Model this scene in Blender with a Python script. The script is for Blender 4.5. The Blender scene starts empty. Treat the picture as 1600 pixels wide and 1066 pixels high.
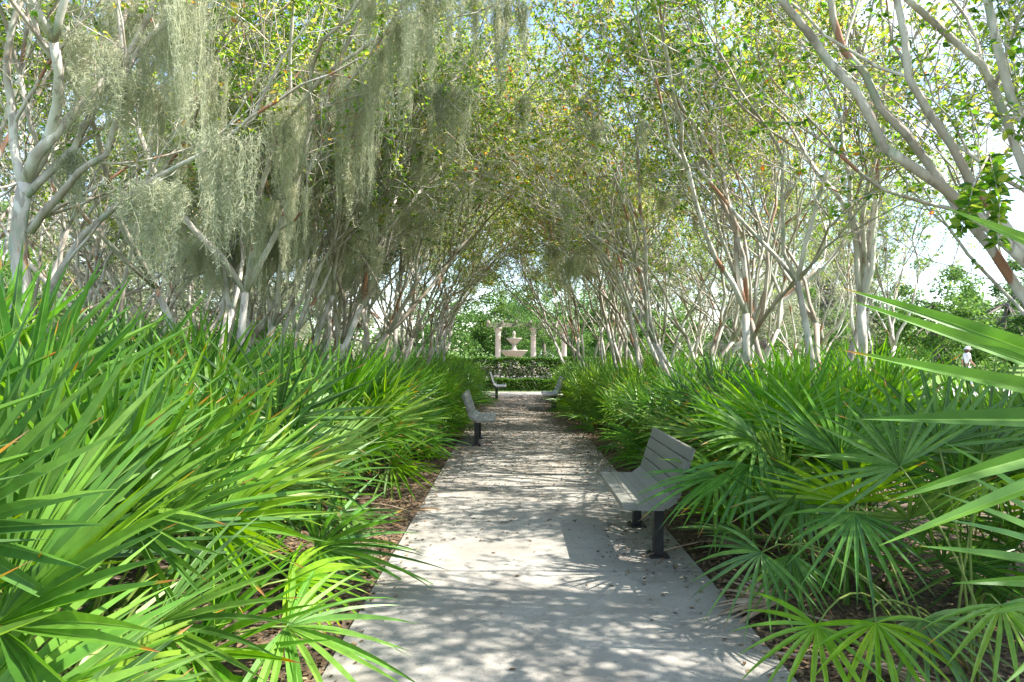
import bpy, bmesh, math, random
import numpy as np
from mathutils import Vector, Matrix, Quaternion
PI = math.pi
R = math.radians
sc = bpy.context.scene
C = sc.collection
V = Vector

# ------------------------------------------------------------------ helpers
class MB:
    """collects verts / faces / per-vertex attributes for ONE mesh"""
    def __init__(s): s.v = []; s.f = []; s.a = []; s.m = []
    def vert(s, p, a=(0, 0, 0)):
        s.v.append((p[0], p[1], p[2])); s.a.append(a); return len(s.v) - 1
    def face(s, idx, m=0): s.f.append(tuple(idx)); s.m.append(m)
    def box(s, c, d, rot=None, a=(0, 0, 0)):
        i = len(s.v)
        for x, y, z in ((-1,-1,-1),(1,-1,-1),(1,1,-1),(-1,1,-1),(-1,-1,1),(1,-1,1),(1,1,1),(-1,1,1)):
            p = V((x*d[0]/2, y*d[1]/2, z*d[2]/2))
            if rot: p = rot @ p
            s.vert(V(c) + p, a)
        for q in ((3,2,1,0),(4,5,6,7),(0,1,5,4),(1,2,6,5),(2,3,7,6),(3,0,4,7)):
            s.face([i + k for k in q])
    def tube(s, pts, rad, n=6, a=(0, 0, 0), cap=True):
        rings = []; m = len(pts); prev = None
        for i, p in enumerate(pts):
            d = (pts[min(i+1, m-1)] - pts[max(i-1, 0)])
            d = d.normalized() if d.length > 1e-9 else V((0, 0, 1))
            if prev is None:
                u = d.orthogonal().normalized()
            else:
                u = prev - d * prev.dot(d)
                u = u.normalized() if u.length > 1e-6 else d.orthogonal().normalized()
            prev = u; w = d.cross(u)
            r = rad[i]
            rings.append([s.vert(p + (u*math.cos(2*PI*k/n) + w*math.sin(2*PI*k/n))*r, a) for k in range(n)])
        for i in range(m-1):
            A, B = rings[i], rings[i+1]
            for k in range(n):
                s.face((A[k], A[(k+1) % n], B[(k+1) % n], B[k]))
        if cap:
            s.face(list(reversed(rings[0]))); s.face(rings[-1])
    def lathe(s, prof, n=32, c=(0, 0, 0)):
        rings = []
        for r, z in prof:
            rings.append([s.vert((c[0]+r*math.cos(2*PI*k/n), c[1]+r*math.sin(2*PI*k/n), c[2]+z)) for k in range(n)])
        for A, B in zip(rings, rings[1:]):
            for k in range(n): s.face((A[k], A[(k+1) % n], B[(k+1) % n], B[k]))
        s.face(list(reversed(rings[0]))); s.face(rings[-1])
    def mesh(s, name, mats, smooth=False, attrs=('rnd', 't', 'mid')):
        me = bpy.data.meshes.new(name)
        me.from_pydata(s.v, [], s.f)
        for mt in (mats if isinstance(mats, (list, tuple)) else [mats]): me.materials.append(mt)
        A = np.array(s.a, dtype=np.float32)
        if len(A) and A.any():
            for k, nm in enumerate(attrs):
                at = me.attributes.new(nm, 'FLOAT', 'POINT'); at.data.foreach_set('value', np.ascontiguousarray(A[:, k]))
        if smooth: me.polygons.foreach_set('use_smooth', [True]*len(me.polygons))
        if any(s.m): me.polygons.foreach_set('material_index', s.m)
        me.update(); return me

def obj(name, me, parent=None, loc=None, rz=None):
    o = bpy.data.objects.new(name, me); C.objects.link(o)
    if parent: o.parent = parent
    if loc: o.location = loc
    if rz is not None: o.rotation_euler = (0, 0, rz)
    return o
def tag(o, label=None, cat=None, group=None, kind=None):
    if label: o['label'] = label
    if cat: o['category'] = cat
    if group: o['group'] = group
    if kind: o['kind'] = kind
    return o
def empty(name, loc=(0, 0, 0), rz=0):
    o = bpy.data.objects.new(name, None); C.objects.link(o); o.location = loc; o.rotation_euler = (0, 0, rz)
    o.empty_display_size = 0.1
    return o
def kids(o): return [c for c in o.children]
def copy_tree(o, parent=None):
    c = o.copy(); C.objects.link(c)
    if parent: c.parent = parent
    for ch in kids(o): copy_tree(ch, c)
    return c
ONES = 'zeroth first second third fourth fifth sixth seventh eighth ninth tenth eleventh twelfth thirteenth fourteenth fifteenth sixteenth seventeenth eighteenth nineteenth'.split()
def nth(n):
    if n < 20: return ONES[n]
    t = {2: 'twent', 3: 'thirt', 4: 'fort', 5: 'fift'}[n // 10]
    return t + 'ieth' if n % 10 == 0 else t + 'y-' + ONES[n % 10]
def quadmesh(name, P, F, mat, attrs={}, smooth=False):
    """fast mesh from numpy: P (n,3); F (m,k) indices"""
    me = bpy.data.meshes.new(name)
    k = F.shape[1]; m = len(F)
    me.vertices.add(len(P)); me.vertices.foreach_set('co', P.astype(np.float32).ravel())
    me.loops.add(m*k); me.loops.foreach_set('vertex_index', F.astype(np.int32).ravel())
    me.polygons.add(m); me.polygons.foreach_set('loop_start', np.arange(0, m*k, k, dtype=np.int32))
    me.polygons.foreach_set('loop_total', np.full(m, k, dtype=np.int32))
    if smooth: me.polygons.foreach_set('use_smooth', np.ones(m, dtype=bool))
    me.materials.append(mat)
    for nm, val in attrs.items():
        at = me.attributes.new(nm, 'FLOAT', 'POINT'); at.data.foreach_set('value', np.ascontiguousarray(val, dtype=np.float32))
    me.update(calc_edges=True); return me

# ------------------------------------------------------------------ materials
def mat(name):
    m = bpy.data.materials.new(name); m.use_nodes = True
    nt = m.node_tree; nt.nodes.clear()
    return m, nt, nt.nodes, nt.links
def ramp(n, stops, interp='LINEAR'):
    r = n.new('ShaderNodeValToRGB'); r.color_ramp.interpolation = interp
    e = r.color_ramp.elements
    while len(e) > 1: e.remove(e[-1])
    e[0].position, e[0].color = stops[0][0], (*stops[0][1], 1)
    for p, c in stops[1:]:
        x = e.new(p); x.color = (*c, 1)
    return r
def leaf_mat(name, stops, transl=0.4, rough=0.45, spec=0.35, tip=None, midc=None, boost=1.25, hole=None):
    m, nt, n, l = mat(name)
    out = n.new('ShaderNodeOutputMaterial')
    at = n.new('ShaderNodeAttribute'); at.attribute_name = 'rnd'
    oi = n.new('ShaderNodeObjectInfo')
    add = n.new('ShaderNodeMath'); add.operation = 'MULTIPLY_ADD'; add.inputs[1].default_value = 0.34; 
    sub = n.new('ShaderNodeMath'); sub.operation = 'ADD'
    l.new(oi.outputs['Random'], add.inputs[0]); add.inputs[2].default_value = -0.17
    l.new(at.outputs['Fac'], sub.inputs[0]); l.new(add.outputs[0], sub.inputs[1])
    r = ramp(n, stops); l.new(sub.outputs[0], r.inputs[0])
    col = r.outputs[0]
    if midc or tip:
        tt = n.new('ShaderNodeAttribute'); tt.attribute_name = 't'
        tc = n.new('ShaderNodeTexCoord')
    if midc:
        md = n.new('ShaderNodeAttribute'); md.attribute_name = 'mid'
        rr = ramp(n, [(0.0, (0, 0, 0)), (0.86, (0, 0, 0)), (0.97, (1, 1, 1))]); l.new(md.outputs['Fac'], rr.inputs[0])
        mx = n.new('ShaderNodeMix'); mx.data_type = 'RGBA'; l.new(rr.outputs[0], mx.inputs[0])
        l.new(col, mx.inputs[6]); mx.inputs[7].default_value = (*midc, 1); col = mx.outputs[2]
        # faint lengthwise veins and mottling of the blade itself
        nz = n.new('ShaderNodeTexNoise'); nz.inputs['Scale'].default_value = 22; nz.inputs['Detail'].default_value = 3
        l.new(tc.outputs['Object'], nz.inputs['Vector'])
        mp = n.new('ShaderNodeMapRange'); mp.inputs[1].default_value = .25; mp.inputs[2].default_value = .75
        mp.inputs[3].default_value = .78; mp.inputs[4].default_value = 1.2; l.new(nz.outputs[0], mp.inputs[0])
        hs = n.new('ShaderNodeHueSaturation'); l.new(col, hs.inputs['Color']); l.new(mp.outputs[0], hs.inputs['Value']); col = hs.outputs[0]
    if tip:
        # yellow, then brown, dried ends on some of the blades
        ms = n.new('ShaderNodeMath'); ms.operation = 'MULTIPLY_ADD'
        fr = n.new('ShaderNodeMath'); fr.operation = 'FRACT'
        k7 = n.new('ShaderNodeMath'); k7.operation = 'MULTIPLY'; k7.inputs[1].default_value = 7.31
        l.new(at.outputs['Fac'], k7.inputs[0]); l.new(k7.outputs[0], fr.inputs[0])
        pw = n.new('ShaderNodeMath'); pw.operation = 'POWER'; pw.inputs[1].default_value = 3.2; l.new(fr.outputs[0], pw.inputs[0])
        l.new(pw.outputs[0], ms.inputs[0]); ms.inputs[1].default_value = 0.2; l.new(tt.outputs['Fac'], ms.inputs[2])
        tr = ramp(n, [(0.0, (0, 0, 0)), (0.98, (0, 0, 0)), (1.0, (1, 1, 1))])
        mpp = n.new('ShaderNodeMapRange'); mpp.inputs[1].default_value = 1.04; mpp.inputs[2].default_value = 1.17
        l.new(ms.outputs[0], mpp.inputs[0])
        tc2 = ramp(n, [(0, (.30, .28, .02)), (.45, (.42, .2, .03)), (.9, (.3, .2, .12))]); l.new(mpp.outputs[0], tc2.inputs[0])
        fa = n.new('ShaderNodeMapRange'); fa.inputs[1].default_value = 1.03; fa.inputs[2].default_value = 1.07
        l.new(ms.outputs[0], fa.inputs[0])
        mx = n.new('ShaderNodeMix'); mx.data_type = 'RGBA'; l.new(fa.outputs[0], mx.inputs[0])
        l.new(col, mx.inputs[6]); l.new(tc2.outputs[0], mx.inputs[7]); col = mx.outputs[2]
    if tip:   # dustier and fresher fronds side by side
        hv = n.new('ShaderNodeHueSaturation'); l.new(col, hv.inputs['Color'])
        m1 = n.new('ShaderNodeMapRange'); m1.inputs[3].default_value = .84; m1.inputs[4].default_value = 1.12; l.new(oi.outputs['Random'], m1.inputs[0])
        k3 = n.new('ShaderNodeMath'); k3.operation = 'MULTIPLY'; k3.inputs[1].default_value = 5.7; f3 = n.new('ShaderNodeMath'); f3.operation = 'FRACT'
        l.new(oi.outputs['Random'], k3.inputs[0]); l.new(k3.outputs[0], f3.inputs[0])
        m2 = n.new('ShaderNodeMapRange'); m2.inputs[3].default_value = .484; m2.inputs[4].default_value = .506; l.new(f3.outputs[0], m2.inputs[0])
        l.new(m1.outputs[0], hv.inputs['Saturation']); l.new(m2.outputs[0], hv.inputs['Hue']); col = hv.outputs[0]
    p = n.new('ShaderNodeBsdfPrincipled'); p.inputs['Roughness'].default_value = rough
    p.inputs['Specular IOR Level'].default_value = spec
    l.new(col, p.inputs['Base Color'])
    t = n.new('ShaderNodeBsdfTranslucent')
    hs = n.new('ShaderNodeHueSaturation'); hs.inputs['Saturation'].default_value = 1.1; hs.inputs['Value'].default_value = boost; hs.inputs['Hue'].default_value = .488
    l.new(col, hs.inputs['Color']); l.new(hs.outputs[0], t.inputs['Color'])
    ms = n.new('ShaderNodeMixShader'); ms.inputs[0].default_value = transl
    l.new(p.outputs[0], ms.inputs[1]); l.new(t.outputs[0], ms.inputs[2]); l.new(ms.outputs[0], out.inputs[0])
    return m
def noise_mat(name, stops, scale=5, detail=6, rough=0.9, bump=0.3, bscale=None, dist=0.0, spec=.3, coord='Object', stretch=None, layers=()):
    m, nt, n, l = mat(name)
    out = n.new('ShaderNodeOutputMaterial'); p = n.new('ShaderNodeBsdfPrincipled')
    p.inputs['Roughness'].default_value = rough; p.inputs['Specular IOR Level'].default_value = spec
    tc = n.new('ShaderNodeTexCoord'); vec = tc.outputs[coord]
    if stretch:
        mp = n.new('ShaderNodeMapping'); mp.inputs['Scale'].default_value = stretch; l.new(vec, mp.inputs[0]); vec = mp.outputs[0]
    nz = n.new('ShaderNodeTexNoise'); nz.inputs['Scale'].default_value = scale; nz.inputs['Detail'].default_value = detail
    nz.inputs['Distortion'].default_value = dist; nz.inputs['Roughness'].default_value = .62
    l.new(vec, nz.inputs['Vector'])
    r = ramp(n, stops); l.new(nz.outputs[0], r.inputs[0]); col = r.outputs[0]
    for (s2, lo, hi, c2, amt) in layers:      # stains, patches: own-shaped marks of the surface
        z2 = n.new('ShaderNodeTexNoise'); z2.inputs['Scale'].default_value = s2; z2.inputs['Detail'].default_value = 5
        l.new(vec, z2.inputs['Vector'])
        mr = n.new('ShaderNodeMapRange'); mr.inputs[1].default_value = lo; mr.inputs[2].default_value = hi; mr.inputs[4].default_value = amt
        l.new(z2.outputs[0], mr.inputs[0])
        mx = n.new('ShaderNodeMix'); mx.data_type = 'RGBA'; l.new(mr.outputs[0], mx.inputs[0]); l.new(col, mx.inputs[6])
        mx.inputs[7].default_value = (*c2, 1); col = mx.outputs[2]
    l.new(col, p.inputs['Base Color'])
    if bump:
        b = n.new('ShaderNodeBump'); b.inputs['Strength'].default_value = bump; b.inputs['Distance'].default_value = .02
        z3 = n.new('ShaderNodeTexNoise'); z3.inputs['Scale'].default_value = bscale or scale*3; z3.inputs['Detail'].default_value = 6
        l.new(vec, z3.inputs['Vector']); l.new(z3.outputs[0], b.inputs['Height']); l.new(b.outputs[0], p.inputs['Normal'])
    l.new(p.outputs[0], out.inputs[0]); return m

M = {}
M['frond'] = leaf_mat('palmetto_blade', [(0, (.026, .10, .013)), (.3, (.07, .205, .024)), (.65, (.135, .30, .032)), (1, (.23, .38, .05))],
                      transl=.36, rough=.42, spec=.5, tip=True, midc=(.20, .36, .07), boost=1.7)
M['petiole'] = noise_mat('palmetto_stalk', [(.3, (.10, .17, .03)), (.7, (.18, .22, .05))], scale=8, rough=.5, bump=.05)
M['dead'] = noise_mat('dry_frond', [(.3, (.20, .13, .075)), (.5, (.34, .25, .17)), (.7, (.46, .38, .29))], scale=9, rough=.9, bump=.1)
M['leaf'] = leaf_mat('myrtle_leaf', [(0, (.04, .12, .015)), (.3, (.11, .23, .03)), (.6, (.24, .34, .05)), (.82, (.44, .44, .09)), (.93, (.52, .36, .08)), (1, (.46, .17, .05))],
                     transl=.58, rough=.4, spec=.45, boost=1.65)
M['hedge'] = leaf_mat('hedge_leaf', [(0, (.03, .08, .012)), (.5, (.06, .15, .015)), (1, (.13, .24, .025))], transl=.35, rough=.4)
M['far'] = leaf_mat('far_leaf', [(0, (.05, .12, .03)), (.5, (.10, .20, .045)), (1, (.19, .29, .07))], transl=.5, rough=.5)
M['fargrey'] = leaf_mat('far_grey_leaf', [(0, (.16, .18, .11)), (.5, (.25, .27, .17)), (1, (.34, .35, .23))], transl=.45, rough=.7)
M['moss'] = leaf_mat('spanish_moss', [(0, (.31, .325, .235)), (.5, (.44, .455, .325)), (1, (.60, .61, .45))], transl=.5, rough=.8, spec=.1, boost=1.3)
M['bark'] = noise_mat('myrtle_bark', [(.3, (.22, .18, .145)), (.42, (.42, .37, .32)), (.55, (.58, .535, .485)), (.8, (.70, .665, .62))], scale=5, detail=8, rough=.75, bump=.25,
                      bscale=18, stretch=(1, 1, .35), layers=[(2.6, .53, .60, (.30, .235, .18), .75), (9, .57, .63, (.30, .34, .26), .8), (4.2, .615, .64, (.30, .12, .06), .85), (16, .58, .62, (.20, .16, .13), .6), (.7, .52, .66, (.24, .185, .145), .6)])
M['fbark'] = noise_mat('far_bark', [(.3, (.09, .075, .06)), (.7, (.22, .19, .16))], scale=6, rough=.9, stretch=(1, 1, .3))
M['concrete'] = noise_mat('path_concrete', [(.25, (.23, .214, .188)), (.5, (.315, .295, .262)), (.75, (.39, .368, .33))], scale=1.6, detail=10, rough=.9, bump=.18, bscale=90,
                          layers=[(.9, .48, .62, (.215, .195, .165), .65), (38, .58, .70, (.13, .115, .10), .6), (7, .58, .72, (.17, .155, .14), .6), (150, .62, .72, (.42, .41, .38), .6)])
M['mulch'] = noise_mat('bark_mulch', [(.3, (.04, .03, .022)), (.45, (.10, .072, .05)), (.6, (.175, .13, .09)), (.78, (.29, .23, .165))], scale=26, detail=8, rough=.95, bump=.9, bscale=34,
                       dist=1.2, layers=[(2.2, .5, .7, (.10, .065, .04), .6)])
M['lawn'] = noise_mat('lawn_grass', [(.3, (.07, .13, .025)), (.5, (.12, .20, .04)), (.7, (.19, .26, .06))], scale=2.2, detail=10, rough=.95, bump=.4, bscale=40)
M['paving'] = noise_mat('pale_paving', [(.3, (.28, .26, .235)), (.7, (.38, .355, .32))], scale=3, rough=.85, bump=.1)
M['bench'] = noise_mat('grey_plank', [(.3, (.175, .172, .148)), (.5, (.212, .208, .18)), (.7, (.25, .244, .212))], scale=5, detail=8, rough=.55, bump=.08, bscale=60, stretch=(1, .12, 1),
                       layers=[(9, .58, .72, (.23, .225, .20), .4)], spec=.4)
M['iron'] = noise_mat('black_steel', [(.3, (.010, .010, .012)), (.7, (.022, .022, .025))], scale=20, rough=.4, bump=.05, spec=.5)
M['stone'] = noise_mat('cast_stone', [(.3, (.27, .235, .185)), (.7, (.36, .315, .25))], scale=6, rough=.85, bump=.1, layers=[(2.5, .55, .7, (.38, .31, .25), .5)])
M['pink'] = noise_mat('pink_stucco', [(.3, (.42, .345, .29)), (.7, (.52, .44, .38))], scale=5, rough=.9, bump=.1)
M['white'] = noise_mat('white_paint', [(.3, (.70, .70, .68)), (.7, (.78, .78, .76))], scale=4, rough=.6, bump=.03)
M['car'] = noise_mat('white_car_paint', [(.3, (.72, .72, .72)), (.7, (.78, .78, .78))], scale=2, rough=.2, bump=0, spec=.6)
M['glass'] = noise_mat('dark_glass', [(.3, (.02, .025, .03)), (.7, (.03, .035, .04))], scale=2, rough=.08, bump=0, spec=.7)
M['rubber'] = noise_mat('tyre_rubber', [(.3, (.015, .015, .015)), (.7, (.03, .03, .03))], scale=20, rough=.85, bump=.1)
M['skin'] = noise_mat('tanned_skin', [(.3, (.34, .18, .12)), (.7, (.40, .23, .16))], scale=10, rough=.6, bump=.02)
M['hair'] = noise_mat('dark_hair', [(.3, (.05, .025, .018)), (.7, (.10, .05, .035))], scale=30, rough=.7, bump=.2)
M['shirt'] = noise_mat('white_shirt', [(.3, (.72, .72, .72)), (.7, (.80, .80, .80))], scale=6, rough=.9, bump=.15)
M['trouser'] = noise_mat('pale_grey_trousers', [(.3, (.45, .47, .50)), (.7, (.55, .57, .60))], scale=6, rough=.9, bump=.15)
M['litter'] = leaf_mat('fallen_leaf', [(0, (.09, .058, .034)), (.4, (.17, .112, .066)), (.7, (.28, .195, .115)), (.9, (.40, .30, .18)), (1, (.32, .14, .05))], transl=.1, rough=.8, spec=.2, boost=1)
M['rock'] = noise_mat('pale_moss_clump', [(.3, (.30, .28, .22)), (.7, (.46, .44, .37))], scale=9, rough=.95, bump=.5)

# ------------------------------------------------------------------ setting
def sheet(name, pts, z, m, kind='structure'):
    mb = MB(); mb.face([mb.vert((x, y, z)) for x, y in pts])
    return tag(obj(name, mb.mesh(name, m)), kind=kind)
sheet('lawn', [(-400, -60), (400, -60), (400, 700), (-400, 700)], -0.012, M['lawn'])
# mulch beds: a gridded sheet with low bumps
def mulch():
    rng = random.Random(3); nx, ny = 150, 260
    x = np.linspace(-9.5, 6.0, nx); y = np.linspace(-3, 24.6, ny)
    X, Y = np.meshgrid(x, y); rs = np.random.RandomState(1)
    Z = rs.rand(ny, nx)*.016 + .010*np.sin(X*3.1+np.sin(Y*2.3))*np.sin(Y*2.7)
    inside = (X > -1.06) & (X < 1.50)
    Z = np.where(inside, -.006, Z*.9 - .002)
    Z[0, :] = Z[-1, :] = -.006; Z[:, 0] = Z[:, -1] = -.006
    P = np.stack([X, Y, Z], -1).reshape(-1, 3)
    i = np.arange(nx*ny).reshape(ny, nx)
    F = np.stack([i[:-1, :-1], i[:-1, 1:], i[1:, 1:], i[1:, :-1]], -1).reshape(-1, 4)
    tag(obj('mulch_bed', quadmesh('mulch_bed', P, F, M['mulch'], smooth=True)), kind='structure')
mulch()
PX0, PX1 = -0.95, 1.40
def path():
    # concrete slabs with narrow joints, slab edge 15 mm above the mulch
    mb = MB(); mb2 = MB()
    y = -4.0; step = 2.9
    while y < 22.9:
        y1 = min(y + step, 22.9)
        mb.box(((PX0+PX1)/2, (y+y1)/2, -.04), (PX1-PX0, y1-y-.022, .13))
        y = y1
    o = tag(obj('path', mb.mesh('path', M['concrete'])), kind='structure')
    b = o.modifiers.new('bevel', 'BEVEL'); b.width = .006; b.segments = 2
    mb2.box((0, 23.75, -.04), (14, 1.68, .126))
    tag(obj('cross_path', mb2.mesh('cross_path', M['concrete'])), kind='structure')
path()
sheet('plaza', [(-14, 27.4), (16, 27.4), (16, 50), (-14, 50)], .004, M['paving'])
sheet('pavement', [(7.5, 21.6), (60, 24.0), (60, 30.5), (7.5, 28.2)], .006, M['paving'])
sheet('parking_lot', [(-34, 86), (34, 86), (34, 97), (-34, 97)], .004, noise_mat('asphalt', [(.3, (.05, .05, .052)), (.7, (.08, .08, .08))], scale=20))

# ------------------------------------------------------------------ benches
def plank(mb, a, b, y0, y1, th, c=.007, g=.003):
    """a->b: the plank's width direction in the x-z profile; rounded end profile"""
    a = V((a[0], 0, a[1])); b = V((b[0], 0, b[1])); d = (b-a).normalized(); n = V((-d.z, 0, d.x))
    w = (b-a).length; 
    prof = [(g, -th/2+c), (g+c, -th/2), (w-g-c, -th/2), (w-g, -th/2+c), (w-g, th/2-c), (w-g-c, th/2), (g+c, th/2), (g, th/2-c)]
    rings = []
    for y in (y0, y1):
        rings.append([mb.vert(a + d*u + n*v + V((0, y, 0))) for u, v in prof])
    k = len(prof)
    for i in range(k): mb.face((rings[0][i], rings[0][(i+1) % k], rings[1][(i+1) % k], rings[1][i]))
    mb.face(rings[0]); mb.face(list(reversed(rings[1])))
def make_bench():
    """faces -x; origin on the ground below the post line"""
    t = empty('park_bench')
    L = 1.30; x0 = -.315; z0 = .432; pw = .106
    P = [(x0, z0), (x0+pw, z0-.001), (x0+2*pw, z0-.002), (x0+3*pw, z0-.003)]
    ang = R(38); P.append((P[-1][0]+.115*math.cos(ang), P[-1][1]+.115*math.sin(ang)))
    ab = R(72)
    for k in range(4): P.append((P[-1][0]+.100*math.cos(ab), P[-1][1]+.100*math.sin(ab)))
    for k in range(4):
        mb = MB(); plank(mb, P[k], P[k+1], -L/2, L/2, .042, *((.004, .0008) if k < 3 else (.007, .003))); obj('seat_plank', mb.mesh('seat_plank', M['bench']), t)
    for k in range(4, 8):
        mb = MB(); plank(mb, P[k], P[k+1], -L/2, L/2, .040); obj('back_plank', mb.mesh('back_plank', M['bench']), t)
    for s in (-1, 1):
        y = s*.43
        mb = MB(); mb.box((0, y, .199), (.072, .072, .398)); mb.box((0, y, .008), (.15, .15, .016))
        for dx in (-.055, .055):
            for dy in (-.055, .055): mb.tube([V((dx, y+dy, .016)), V((dx, y+dy, .030))], [.009, .009], 6)
        obj('leg', mb.mesh('leg', M['iron']), t)
        mb = MB()
        pts = [(P[0][0]+.03, P[0][1]-.034), (P[3][0], P[3][1]-.034), (P[4][0]+.02, P[4][1]-.028), (P[7][0]+.033, P[7][1]-.01)]
        for a, b in zip(pts, pts[1:]):
            d = V((b[0]-a[0], 0, b[1]-a[1])); rot = d.to_track_quat('X', 'Z').to_matrix()
            mb.box(((a[0]+b[0])/2, y, (a[1]+b[1])/2), (d.length+.006, .05, .012), rot)
        obj('bracket', mb.mesh('bracket', M['iron']), t)
    return t
bench = make_bench()
bl = [((1.15, 5.47), 0, 'grey plank bench on the right edge of the path, nearest to the camera'),
      ((-.60, 11.25), PI, 'grey plank bench on the left path edge, seen from its end, back to the palmettos'),
      ((1.13, 17.3), 0, 'small far grey bench on the right path edge, half hidden by palmetto fronds'),
      ((-.50, 20.8), PI, 'farthest grey bench, on the left path edge close to the clipped hedge')]
for i, ((x, y), rz, lab) in enumerate(bl):
    o = bench if i == 0 else copy_tree(bench)
    o.location = (x, y, .025); o.rotation_euler = (0, 0, rz)
    tag(o, lab, 'bench', 'grey park benches along the path')

# ------------------------------------------------------------------ saw palmettos
SECT = [0, .10, .22, .36, .52, .68, .84, 1.0]
def blade(mb, rng, hub, axis, nor, rad, nseg=22, arc=R(230), droop=.10, cup=.12, wmax=.0178, sect=SECT, fold=.75, a0=0.0):
    axis = axis.normalized(); nor = (nor - axis*nor.dot(axis)).normalized(); side = axis.cross(nor)
    dth = arc/(nseg-1)
    lite = rng.random()*.5
    for i in range(nseg):
        th = -arc/2 + dth*i + rng.gauss(0, dth*.16) + a0
        d = axis*math.cos(th) + side*math.sin(th); p = -axis*math.sin(th) + side*math.cos(th)
        tw = rng.gauss(0, .25); p = (p*math.cos(tw) + nor*math.sin(tw)); nn = d.cross(p)
        if nn.dot(nor) < 0: nn = -nn
        Ri = rad*(.70 + .30*math.cos(th*.55))*rng.uniform(.90, 1.06)
        sag = droop*rng.uniform(.5, 1.6); cp = cup*(.4+abs(th))*.5
        rn = min(1, max(0, lite + rng.uniform(0, .5))); wm = wmax*rng.uniform(.85, 1.15)
        bx = rng.gauss(0, .03)
        prev = None
        for u in sect:
            c = hub + d*(u*Ri) + nor*(cp*u*Ri) + V((0, 0, -1))*(sag*Ri*u**2.2) + p*(bx*Ri*u*u)
            prof = min(1.0, .30+u*2.6) if u < .4 else max(.03, 1-((u-.4)/.6)**1.5)
            hw = min(u*Ri*dth*.54 + .002, wm*prof) 
            e = nn*(hw*fold)
            r3 = (mb.vert(c - p*hw + e, (rn, u, 0)), mb.vert(c, (rn, u, 1)), mb.vert(c + p*hw + e, (rn, u, 0)))
            if prev:
                mb.face((prev[0], prev[1], r3[1], r3[0])); mb.face((prev[1], prev[2], r3[2], r3[1]))
            prev = r3
def bez(a, b, c, d, n):
    return [a*(1-t)**3 + b*3*t*(1-t)**2 + c*3*t*t*(1-t) + d*t**3 for t in [i/n for i in range(n+1)]]
def stalk(mb, pts, r0=.009, r1=.005):
    n = len(pts); mb.tube(pts, [r0+(r1-r0)*i/(n-1) for i in range(n)], 5)
def frond_geo(mbB, mbP, rng, tilt, Lp, rad, bend, twist, nseg, arc, droop, sect=SECT, hinge=.25):
    """petiole from the origin in the yz plane"""
    d0 = V((0, math.sin(tilt), math.cos(tilt))); t1 = tilt+bend; d1 = V((0, math.sin(t1), math.cos(t1)))
    hub = d0*(Lp*.5) + d1*(Lp*.5)
    pts = bez(V((0, 0, 0)), d0*Lp*.35, hub-d1*Lp*.3, hub, 6)
    stalk(mbP, pts)
    t2 = t1+hinge; ax = V((0, math.sin(t2), math.cos(t2)))
    nor = V((0, -math.cos(t2), math.sin(t2)))
    nor = Quaternion(ax, twist) @ nor
    blade(mbB, rng, hub, ax, nor, rad, nseg, arc, droop, sect=sect)
FP = []                      # frond prototypes by tilt class
rngF = random.Random(11)
CL = [((3, 16), (.80, 1.05), (.0, .14), .03), ((20, 36), (.70, .95), (.05, .28), .06), ((42, 60), (.6, .85), (.2, .5), .16), ((66, 84), (.42, .65), (.2, .5), .30)]
for ci, (tl, lp, bd, dr) in enumerate(CL):
    L_ = []
    for k in range(5):
        b, p = MB(), MB()
        frond_geo(b, p, rngF, R(rngF.uniform(*tl)), rngF.uniform(*lp), rngF.uniform(.60, .76), rngF.uniform(*bd),
                  rngF.uniform(-1.1, 1.1), rngF.randint(14, 19), R(rngF.uniform(150, 225)), dr, hinge=rngF.uniform(0, .35))
        L_.append((b.mesh('frond', M['frond']), p.mesh('petiole', M['petiole'], True)))
    FP.append(L_)
def add_frond(root, bm_, pm_, loc, rot, s):
    f = obj('frond', bm_, root); f.location = loc; f.rotation_euler = rot; f.scale = (s, s, s)
    obj('petiole', pm_, f)
    return f
FDEAD = []
for k in range(3):
    b, p = MB(), MB()
    frond_geo(b, p, rngF, R(rngF.uniform(72, 92)), rngF.uniform(.4, .6), rngF.uniform(.5, .62), .45, rngF.uniform(-1, 1), 13, R(110), .5, hinge=.4)
    FDEAD.append((b.mesh('frond', M['dead']), p.mesh('petiole', M['dead'], True)))
def palmetto(x, y, h, label, group, rng, toward, n=16, mix=(.34, .33, .22, .11)):
    """toward: azimuth (as rotation about z of local +y) the plant favours"""
    t = empty('saw_palmetto', (x, y, 0))
    for k in range(n):
        u = rng.random(); ci = 0 if u < mix[0] else 1 if u < mix[0]+mix[1] else 2 if u < sum(mix[:3]) else 3
        az = toward + rng.gauss(0, 1.05) if rng.random() < .62 else rng.uniform(0, 2*PI)
        bm_, pm_ = rng.choice(FDEAD if (ci == 3 and rng.random() < .45) else FP[ci])
        add_frond(t, bm_, pm_, (rng.gauss(0, .13), rng.gauss(0, .13), .02+.06*rng.random()), (rng.gauss(0, .08), rng.gauss(0, .08), az), h*rng.uniform(.84, 1.12))
    tag(t, label, 'palmetto', group); return t
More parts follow.
